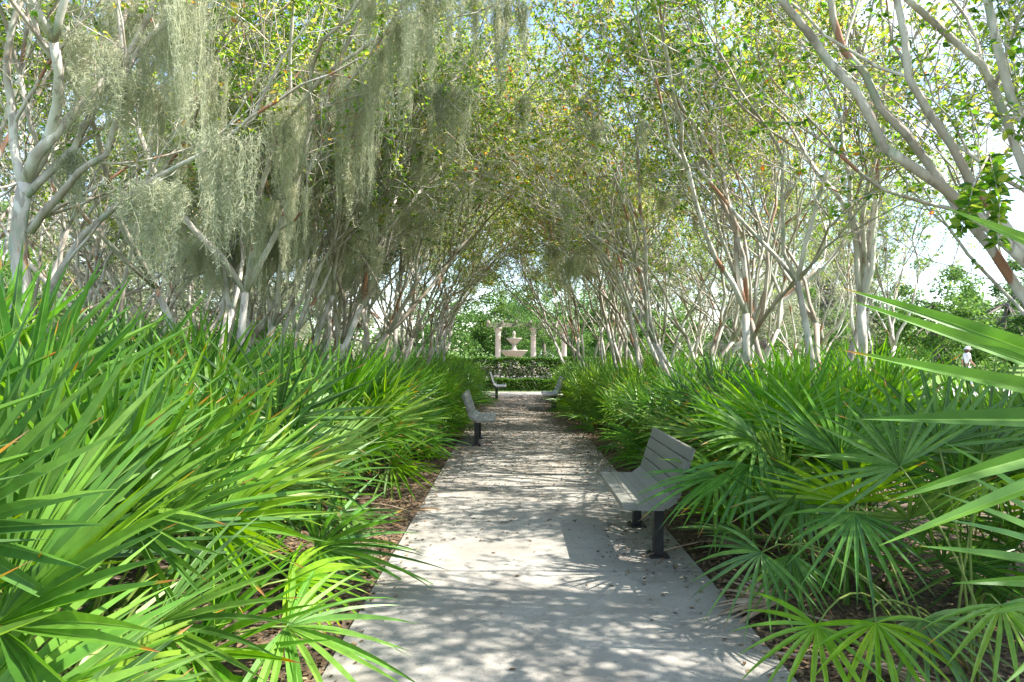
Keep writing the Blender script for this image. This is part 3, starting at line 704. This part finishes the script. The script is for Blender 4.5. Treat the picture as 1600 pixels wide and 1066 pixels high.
# ------------------------------------------------------------------ hedge, pergola, fountain
def leafbox(seed, n, x0, x1, y0, y1, z0, z1, size, hole=None):
    rs = np.random.RandomState(seed); k = 0
    p = np.stack([rs.uniform(x0, x1, n), rs.uniform(y0, y1, n), rs.uniform(z0, z1, n)], 1)
    # leaves sit mostly in the outer shell
    e = rs.rand(n); 
    top = e < .34; p[top, 2] = z1 - np.abs(rs.normal(0, .04, top.sum())); fr = (e > .34) & (e < .72); p[fr, 1] = y0 + np.abs(rs.normal(0, .08, fr.sum()))
    p[:, 2] += .03*np.sin(p[:, 0]*5.3+1)*(p[:, 2] > z1-.2)
    if hole is not None:
        g = np.sin(p[:, 0]*4.1+seed)+np.sin(p[:, 0]*9.7+p[:, 2]*7)+np.sin(p[:, 2]*11+p[:, 0]*3)
        zz = (p[:, 2]-z0)/(z1-z0); kill = (g > 1.75) & (zz > hole[0]) & (zz < hole[1]); p = p[~kill]
    return leaves(rs, p, size, .7)
def hedge(name, seed, x0, x1, y0, y1, z1, n, label, hole=None):
    t = empty(name, ((x0+x1)/2, (y0+y1)/2, 0)); o = V(t.location)
    P, F, rn = leafbox(seed, n, x0-o.x, x1-o.x, y0-o.y, y1-o.y, .08, z1, .06, hole)
    obj('foliage', quadmesh('foliage', P, F, M['hedge'], {'rnd': rn}), t)
    mb = MB(); rg_ = random.Random(seed)
    for k in range(int((x1-x0)*5)):
        x = rg_.uniform(x0, x1)-o.x; y = rg_.uniform(y0+.2, y1-.15)-o.y; p = V((x, y, -.02)); pts = [p.copy()]
        for j in range(4):
            p = p + V((rg_.gauss(0, .07), rg_.gauss(0, .05), z1*.22)); pts.append(p.copy())
        mb.tube(pts, [.014, .012, .01, .007, .004], 5)
    obj('stem', mb.mesh('stem', M['fbark'], True), t)
    tag(t, label, 'hedge'); return t
hedge('hedge', 3, -4.2, 6.2, 25.6, 26.5, 1.30, 64000, 'clipped flat-topped green hedge across the end of the path', (.3, .45))
hedge('low_hedge', 8, -2.2, 3.4, 24.75, 25.25, .50, 15000, 'low loose green shrub border in front of the clipped hedge')
def pergola():
    t = empty('pergola', (0, 33, 0)); xs = [-.72, 1.10, 2.68]
    for row, y in ((0, 0), (1, 2.4)):
        if row: continue
        for x in xs:
            mb = MB(); mb.lathe([(.21, 0), (.21, .12), (.17, .16), (.15, .22), (.145, .9), (.13, 2.32), (.15, 2.34), (.15, 2.38), (.13, 2.40), (.135, 2.46), (.19, 2.66), (.21, 2.70)], 20, (x, y, 0))
            mb.box((x, y, 2.735), (.42, .42, .07))
            obj('column', mb.mesh('column', M['pink'], True), t)
        mb = MB(); mb.box((.98, y, 2.90), (4.6, .16, .20)); obj('beam', mb.mesh('beam', M['stone']), t)
    for k in range(7):
        mb = MB(); mb.box((-1.2+k*.72, 0, 3.06), (.09, 2.0, .12)); obj('rafter', mb.mesh('rafter', M['stone']), t)
    r5 = np.random.RandomState(6); nn = 1300; cc = r5.uniform(-1.3, 3.3, 15)[r5.randint(15, size=nn)]
    pts = np.stack([cc + r5.normal(0, .28, nn), r5.normal(-.1, .3, nn), 3.05 + r5.normal(0, .2, nn) - np.abs(r5.normal(0, .18, nn))], 1)
    P, F, rn = leaves(r5, pts, .10, .7); obj('vine', quadmesh('vine', P, F, M['far'], {'rnd': rn}), t)
    tag(t, 'vine-topped pergola on pinkish stone columns beyond the hedge', 'pergola')
pergola()
def fountain():
    t = empty('fountain', (.13, 42, 0))
    def part(nm, prof):
        mb = MB(); mb.lathe(prof, 40); obj(nm, mb.mesh(nm, M['stone'], True), t)
    part('basin', [(2.2, 0), (2.25, .35), (2.3, .42), (2.3, .5), (2.05, .5), (2.0, .3), (0.02, .28)])
    part('pedestal', [(.45, .28), (.45, .5), (.30, .62), (.26, 1.0), (.32, 1.12)])
    part('lower_bowl', [(.25, 1.0), (.42, 1.08), (.70, 1.32), (.84, 1.50), (.90, 1.55), (.90, 1.60), (.80, 1.60), (.4, 1.44), (.05, 1.42)])
    part('upper_stem', [(.30, 1.42), (.24, 1.60), (.14, 1.74), (.13, 1.9), (.17, 2.0)])
    part('upper_bowl', [(.12, 1.98), (.26, 2.06), (.40, 2.24), (.50, 2.34), (.52, 2.40), (.46, 2.40), (.2, 2.32), (.03, 2.31)])
    part('finial', [(.14, 2.31), (.10, 2.46), (.06, 2.52), (.11, 2.60), (.12, 2.70), (.08, 2.80), (.02, 2.87)])
    tag(t, 'cream two-bowl stone fountain with a finial seen between the columns', 'fountain')
fountain()
# far parked cars beyond the fountain
def make_car():
    t = empty('parked_car')
    prof = [(-2.1, .35), (-2.15, .75), (-2.0, .95), (-1.35, 1.02), (-.75, 1.50), (.75, 1.54), (1.55, 1.05), (2.15, .92), (2.2, .5), (2.1, .32)]
    mb = MB(); rings = []
    for y, sx in ((-.88, .96), (-.78, 1.0), (.78, 1.0), (.88, .96)):
        rings.append([mb.vert((x*sx, y*(.82 if z > 1.2 else 1), z)) for x, z in prof])
    k = len(prof)
    for A, B in zip(rings, rings[1:]):
        for i in range(k): mb.face((A[i], A[(i+1) % k], B[(i+1) % k], B[i]))
    mb.face(rings[0]); mb.face(list(reversed(rings[-1])))
    obj('body', mb.mesh('body', M['car'], False), t)
    for s in (-1, 1):
        mb = MB(); y = s*.815
        a = [(-1.15, 1.04, .895), (-.7, 1.42, .76), (.7, 1.45, .755), (1.3, 1.06, .89)]
        i0 = [mb.vert((x, s*w, z)) for x, z, w in a]; i1 = [mb.vert((x, s*(w-.03), z)) for x, z, w in a]
        mb.face(i0); mb.face(list(reversed(i1)))
        for i in range(4): mb.face((i0[i], i0[(i+1) % 4], i1[(i+1) % 4], i1[i]))
        obj('window', mb.mesh('window', M['glass']), t)
        for x in (-1.3, 1.35):
            mb = MB(); mb.tube([V((x, s*.70, .32)), V((x, s*.90, .32))], [.32, .32], 20); obj('wheel', mb.mesh('wheel', M['rubber']), t)
    return t
car = make_car()
for i, (x, y, rz, sc_, lab) in enumerate([(4.95, 91, 1.45, 1.05, 'white parked car far off, right of the fountain')]):
    o = car if i == 0 else copy_tree(car); o.location = (x, y, 0); o.rotation_euler = (0, 0, rz); o.scale = (sc_,)*3
    tag(o, lab, 'car')

# ------------------------------------------------------------------ the walker on the right
def skin(name, pts, edges, m, parent, sub=2, root=0):
    me = bpy.data.meshes.new(name); me.from_pydata([p[:3] for p in pts], edges, []); me.materials.append(m)
    o = obj(name, me, parent); bpy.context.view_layer.update()
    md = o.modifiers.new('skin', 'SKIN'); md.use_smooth_shade = True
    for i, p in enumerate(pts):
        sv = me.skin_vertices[0].data[i]; sv.radius = (p[3], p[4] if len(p) > 4 else p[3]); sv.use_root = (i == root)
    s = o.modifiers.new('sub', 'SUBSURF'); s.levels = s.render_levels = sub
    return o
def person():
    t = empty('person', (19.2, 27.0, 0.01), R(75))
    # local: faces -y, mid-stride; head turned a little
    body = [(0, 0, .95, .13, .10), (0, .01, 1.12, .125, .09), (0, .01, 1.30, .16, .10), (0, 0, 1.44, .10, .075), (0, -.01, 1.52, .052), (0, -.025, 1.60, .085, .095), (0, -.02, 1.68, .075, .085),
            (.10, -.02, .90, .085), (.11, -.16, .50, .058), (.11, -.20, .10, .04), (.12, -.30, .04, .035, .03),
            (-.10, .02, .90, .085), (-.10, .10, .50, .058), (-.10, .30, .14, .04), (-.11, .24, .05, .035, .03),
            (.20, .01, 1.41, .052), (.25, .10, 1.14, .038), (.25, .02, .90, .028), (.25, -.01, .83, .03, .02),
            (-.20, .01, 1.41, .052), (-.25, -.04, 1.14, .038), (-.24, -.20, .96, .028), (-.235, -.26, .92, .03, .02)]
    E = [(0, 1), (1, 2), (2, 3), (3, 4), (4, 5), (5, 6), (0, 7), (7, 8), (8, 9), (9, 10), (0, 11), (11, 12), (12, 13), (13, 14), (3, 15), (15, 16), (16, 17), (17, 18), (3, 19), (19, 20), (20, 21), (21, 22)]
    # fingers and thumbs
    for root_, p0, d in ((18, V((.25, -.01, .83)), V((0, -.25, -1))), (22, V((-.235, -.26, .92)), V((0, -.6, -.8)))):
        for k in range(5):
            off = V((0, (k-1.5)*.016, 0)) if k < 4 else V((0, -.035, .03))
            a = p0 + off + d.normalized()*.035; b = p0 + off*1.2 + d.normalized()*(.075 if k < 4 else .05)
            i = len(body); body.append((*a, .0085)); body.append((*b, .007)); E += [(root_, i), (i, i+1)]
    b = skin('body', body, E, M['skin'], t)
    skin('shirt', [(0, 0, .90, .155, .12), (0, .01, 1.12, .148, .11), (0, .01, 1.30, .18, .12), (0, 0, 1.45, .10, .085), (.20, .01, 1.42, .07), (.24, .08, 1.20, .055), (-.20, .01, 1.42, .07), (-.24, -.02, 1.20, .055)],
         [(0, 1), (1, 2), (2, 3), (3, 4), (4, 5), (3, 6), (6, 7)], M['shirt'], t)
    skin('trousers', [(0, 0, .97, .14, .11), (.10, -.02, .88, .10), (.11, -.16, .50, .075), (.11, -.20, .13, .06), (-.10, .02, .88, .10), (-.10, .10, .50, .075), (-.10, .29, .17, .06)],
         [(0, 1), (1, 2), (2, 3), (0, 4), (4, 5), (5, 6)], M['trouser'], t)
    mb = MB(); mb.lathe([(.095, 1.645), (.165, 1.648), (.168, 1.656), (.10, 1.668), (.092, 1.72), (.075, 1.765), (.02, 1.778)], 20, (0, -.02, 0)); obj('hat', mb.mesh('hat', M['shirt'], True), t)
    mb = MB(); mb.lathe([(.05, 1.50), (.088, 1.54), (.098, 1.60), (.094, 1.65)], 16, (0, .015, 0)); obj('hair', mb.mesh('hair', M['hair'], True), t)
    for s in (-1, 1):
        mb = MB(); f = V((.12, -.27, .035)) if s > 0 else V((-.11, .20, .045))
        mb.tube([f+V((0, .09, 0)), f+V((0, .05, .012)), f, f+V((0, -.10, -.008)), f+V((0, -.15, -.012))], [.03, .045, .045, .04, .018], 8); obj('shoe', mb.mesh('shoe', M['shirt'], True), t)
    tag(t, 'person in white hat, white shirt and pale trousers walking on the far right pavement', 'person')
person()

# ------------------------------------------------------------------ far trees
def far_tree(seed, h, w, nclump, nleaf, size, leafm, low=.25):
    rg_ = random.Random(seed); rs = np.random.RandomState(seed); mb = MB()
    p = V((0, 0, -.1)); pts = [p.copy()]
    for i in range(5): p = p + V((rg_.gauss(0, .12), rg_.gauss(0, .12), h*.12)); pts.append(p.copy())
    mb.tube(pts, [h*.032, h*.026, h*.022, h*.019, h*.016, h*.012], 10)
    cen = []
    for k in range(nclump):
        a = rg_.uniform(0, 2*PI); rr = w*math.sqrt(rg_.random()); z = h*(low + (1-low)*rg_.random()*(1-.55*(rr/w)**2)); cen.append(V((rr*math.cos(a), rr*math.sin(a), z)))
        if k < 16:
            s0 = pts[rg_.randint(2, 5)]; m = s0.lerp(cen[-1], .5) + V((0, 0, -.2)); mb.tube([s0, m, cen[-1]], [h*.010, h*.006, h*.002], 5)
    ci = rs.choice(len(cen), nleaf); c = np.array([tuple(x) for x in cen])[ci]
    rad = (w*.22)*(.5+rs.rand(len(cen)))[ci][:, None]
    d = rs.normal(size=(nleaf, 3)); d /= np.linalg.norm(d, axis=1)[:, None]
    base = c + d*rad*(rs.rand(nleaf, 1)**.4)*np.array([1, 1, .7])
    P, F, rn = leaves(rs, base, size, .65)
    return mb.mesh('trunk', M['fbark'], True), quadmesh('crown', P, F, M[leafm], {'rnd': rn})
FT = [far_tree(1, 8, 3.6, 46, 11000, .20, 'far', .06), far_tree(2, 9, 4.2, 50, 12000, .22, 'far', .05), far_tree(3, 13, 5.0, 60, 13000, .22, 'fargrey', .06), far_tree(4, 11, 5.0, 56, 13000, .2, 'far', .08)]
far = [(29, 44, 0, 1.0, 'rounded bright green tree behind the walker on the right lawn'), (36, 47, 1, .95, 'dark green tree at the right edge beyond the lawn'), (41, 44, 0, .95, 'bushy green tree beyond the lawn at the far right edge'),
       (33, 60, 3, 1.0, 'tall green tree rising behind the rounded right-hand trees'), (29, 62, 2, 1.0, 'tall grey mossy tree beyond the right lawn, beside the leaning stems'), (23, 48, 2, .80, 'grey mossy tree beyond the right lawn, behind the second right crape myrtle'),
       (18, 42, 3, .75, 'green tree beyond the right lawn, low behind the right row trunks'), (12, 58, 1, 1.1, 'green tree beyond the plaza, right of the pergola'), (9.5, 104, 3, 1.7, 'green tree behind the parked cars, right of the fountain'), (-1.5, 106, 1, 1.75, 'green tree directly behind the fountain'),
       (-11, 101, 3, 1.7, 'green tree behind the plaza, left of the fountain'), (-14, 55, 2, .9, 'grey mossy tree beyond the plaza, left of the pergola'), (-16, 38, 1, .9, 'green tree behind the left trunks, nearest to the pergola'), (-17, 27, 2, .72, 'grey mossy tree low behind the middle of the left rows'),
       (-18, 20, 3, .7, 'green tree behind the left rows of crape myrtles'), (-19, 14, 2, .62, 'grey mossy tree behind the nearest left crape myrtle'), (48, 56, 1, 1.1, 'large green tree beyond the right lawn at the edge of view'), (4.5, 122, 1, 1.9, 'farthest grey-green tree behind the fountain'), (14, 36, 2, .55, 'small grey tree on the lawn behind the right row')]
rng4 = random.Random(17)
for k in range(16):
    x = -62 + k*3.1 + rng4.uniform(-1, 1); y = 34 + rng4.uniform(0, 26)
    if x/y > -.42: y = -x/.42
    far.append((x, y, [1, 2, 3, 2][k % 4], rng4.uniform(.8, 1.1), f"{['green', 'grey mossy'][k % 2]} tree in the belt beyond the left lawn, {nth(k+1)} from the left"))
for k in range(9):
    far.append((4 + k*7 + rng4.uniform(-1, 1), 74 + rng4.uniform(-4, 8), [3, 1, 2][k % 3], rng4.uniform(.9, 1.15), f"tree in the far belt behind the right lawn, {nth(k+1)} from the pergola side"))
for k, (x, y, pi_, s, lab) in enumerate(far):
    t = empty('broadleaf_tree', (x, y, 0), k*1.3); t.scale = (s, s, s)
    obj('trunk', FT[pi_][0], t); obj('crown', FT[pi_][1], t); tag(t, lab, 'tree', 'trees beyond the garden')

rs = np.random.RandomState(12); n = 46000; x = rs.uniform(-230, 230, n); cl = np.round(x/7)
hgt = 8.5 + 3.0*np.sin(cl*2.3) + 1.6*np.sin(cl*5.1) - 3.2*np.abs((x/7-cl)*2)**2
P, F, rn = leaves(rs, np.stack([x, 150 + 6*np.sin(x*.05) + rs.normal(0, 2.5, n) + x*x*.0016*-.5, hgt*rs.rand(n)**.75], 1), .95, .8)
tag(obj('far_woods', quadmesh('far_woods', P, F, M['far'], {'rnd': rn})), kind='stuff')

# ------------------------------------------------------------------ leaf litter
def litter(name, seed, pts, size, z):
    rs = np.random.RandomState(seed); n = len(pts)
    base = np.concatenate([pts, (z + rs.rand(n)*.004)[:, None] if np.isscalar(z) else (z + rs.rand(n)*.006)[:, None]], 1)
    hexa = np.array([(-1, 0), (-.3, .58), (.5, .42), (1, 0), (.5, -.42), (-.3, -.58)])
    a = rs.rand(n)*2*PI; sz = size*.5*(.5+rs.rand(n)); wr = .6+.5*rs.rand(n)
    X = hexa[None, :, 0]*sz[:, None]; Y = hexa[None, :, 1]*(sz*wr)[:, None]
    ca, sa = np.cos(a)[:, None], np.sin(a)[:, None]
    curl = rs.uniform(-.25, .9, n)[:, None]; Z = np.abs(hexa[None, :, 1])*sz[:, None]*curl*.6 + X*rs.uniform(-.25, .25, n)[:, None]
    Z = Z - Z.min(1, keepdims=True) + .001
    P = np.stack([X*ca - Y*sa, X*sa + Y*ca, Z], -1) + base[:, None, :]
    o = (np.arange(n)*6)[:, None]; F = np.concatenate([o + np.array([[0, 1, 2, 3]]), o + np.array([[0, 3, 4, 5]])], 0)
    rn = np.repeat(np.clip(rs.beta(2, 2.2, n), 0, 1), 6)
    tag(obj(name, quadmesh(name, P.reshape(-1, 3), F, M['litter'], {'rnd': rn})), kind='stuff')
rs = np.random.RandomState(9)
n = 52000; y = 1.6 + 21*rs.rand(n)**.62; x = rs.uniform(PX0+.03, PX1-.03, n)
e = rs.rand(n) < .30; x[e] = np.where(rs.rand(e.sum()) < .72, PX1 - np.abs(rs.normal(0, .28, e.sum())), PX0 + np.abs(rs.normal(0, .2, e.sum())))
x = np.clip(x, PX0+.02, PX1-.02)
far_ = rs.rand(n) < np.clip((y-4.5)/9, .02, 1)**1.3; x, y = x[far_], y[far_]
ne = 2600; ye = 1.6+21*rs.rand(ne); ke = rs.rand(ne) < .45 + .4*np.sin(ye*1.7)*np.sin(ye*.6+1); xe = np.where(rs.rand(ne) < .5, PX0+.01+np.abs(rs.normal(0, .07, ne)), PX1-.01-np.abs(rs.normal(0, .09, ne)))
x = np.concatenate([x, xe[ke]]); y = np.concatenate([y, ye[ke]])
bx_ = rs.normal(1.12, .22, 240); by_ = rs.normal(5.2, .5, 240); ok = (bx_ < PX1-.02) & (bx_ > .6)
x = np.concatenate([x, bx_[ok]]); y = np.concatenate([y, by_[ok]])
litter('path_leaf_litter', 5, np.stack([x, y], 1), .029, .0255)
n = 17000; y = 1.5 + 21*rs.rand(n); side = rs.rand(n) < .5; dx = np.abs(rs.normal(0, .55, n)) + .02
x = np.where(side, PX0-dx, PX1+dx)
n2 = 7000; x = np.concatenate([x, rs.uniform(1.42, 3.4, n2), rs.uniform(-2.2, -.97, 2500)]); y = np.concatenate([y, rs.uniform(1.8, 5.5, n2), rs.uniform(1.8, 7, 2500)])
litter('mulch_leaf_litter', 6, np.stack([x, y], 1), .042, .014)

# ------------------------------------------------------------------ light
sun_dir = V((.78, -.14, .90)).normalized()          # towards the sun
el = math.asin(sun_dir.z); az = math.atan2(sun_dir.x, sun_dir.y)
L = bpy.data.lights.new('sun', 'SUN'); L.energy = 5.0; L.angle = R(.5); L.color = (1, .95, .86)
so = bpy.data.objects.new('sun', L); C.objects.link(so); so.location = (8, -2, 12); so.rotation_euler = (-sun_dir).to_track_quat('-Z', 'Y').to_euler()
w = bpy.data.worlds.new('World'); sc.world = w; w.use_nodes = True
nt = w.node_tree; nt.nodes.clear(); n = nt.nodes; l = nt.links
out = n.new('ShaderNodeOutputWorld'); bg = n.new('ShaderNodeBackground'); sky = n.new('ShaderNodeTexSky')
sky.sky_type = 'NISHITA'; sky.sun_disc = False; sky.sun_elevation = el; sky.sun_rotation = az; sky.air_density = 1.0; sky.dust_density = .6
tc = n.new('ShaderNodeTexCoord'); mp = n.new('ShaderNodeMapping'); mp.inputs['Scale'].default_value = (1, 1, 2.2)
nz = n.new('ShaderNodeTexNoise'); nz.inputs['Scale'].default_value = 3.2; nz.inputs['Detail'].default_value = 8; nz.inputs['Roughness'].default_value = .58
cr = ramp(n, [(.50, (0, 0, 0)), (.68, (1, 1, 1))])
mx = n.new('ShaderNodeMix'); mx.data_type = 'RGBA'; mx.inputs[7].default_value = (4.2, 4.4, 4.8, 1)
l.new(tc.outputs['Generated'], mp.inputs[0]); l.new(mp.outputs[0], nz.inputs['Vector']); l.new(nz.outputs[0], cr.inputs[0])
l.new(cr.outputs[0], mx.inputs[0]); l.new(sky.outputs[0], mx.inputs[6]); l.new(mx.outputs[2], bg.inputs[0]); l.new(bg.outputs[0], out.inputs[0])
bg.inputs[1].default_value = 0.15

# ------------------------------------------------------------------ camera
cam = bpy.data.cameras.new('camera'); co = bpy.data.objects.new('camera', cam); C.objects.link(co)
co.location = (0, 0, 1.65); co.rotation_euler = (R(90), 0, 0)
cam.sensor_width = 36; cam.lens = 22.5; cam.shift_y = 13/1600; cam.clip_end = 2000; cam.clip_start = .05
sc.camera = co
sc.view_settings.view_transform = 'Standard'; sc.view_settings.look = 'None'; sc.view_settings.exposure = 1.65; sc.view_settings.gamma = 1
sc.cycles.max_bounces = 7; sc.cycles.diffuse_bounces = 5; sc.cycles.glossy_bounces = 2; sc.cycles.transmission_bounces = 4
sc.cycles.use_denoising = True
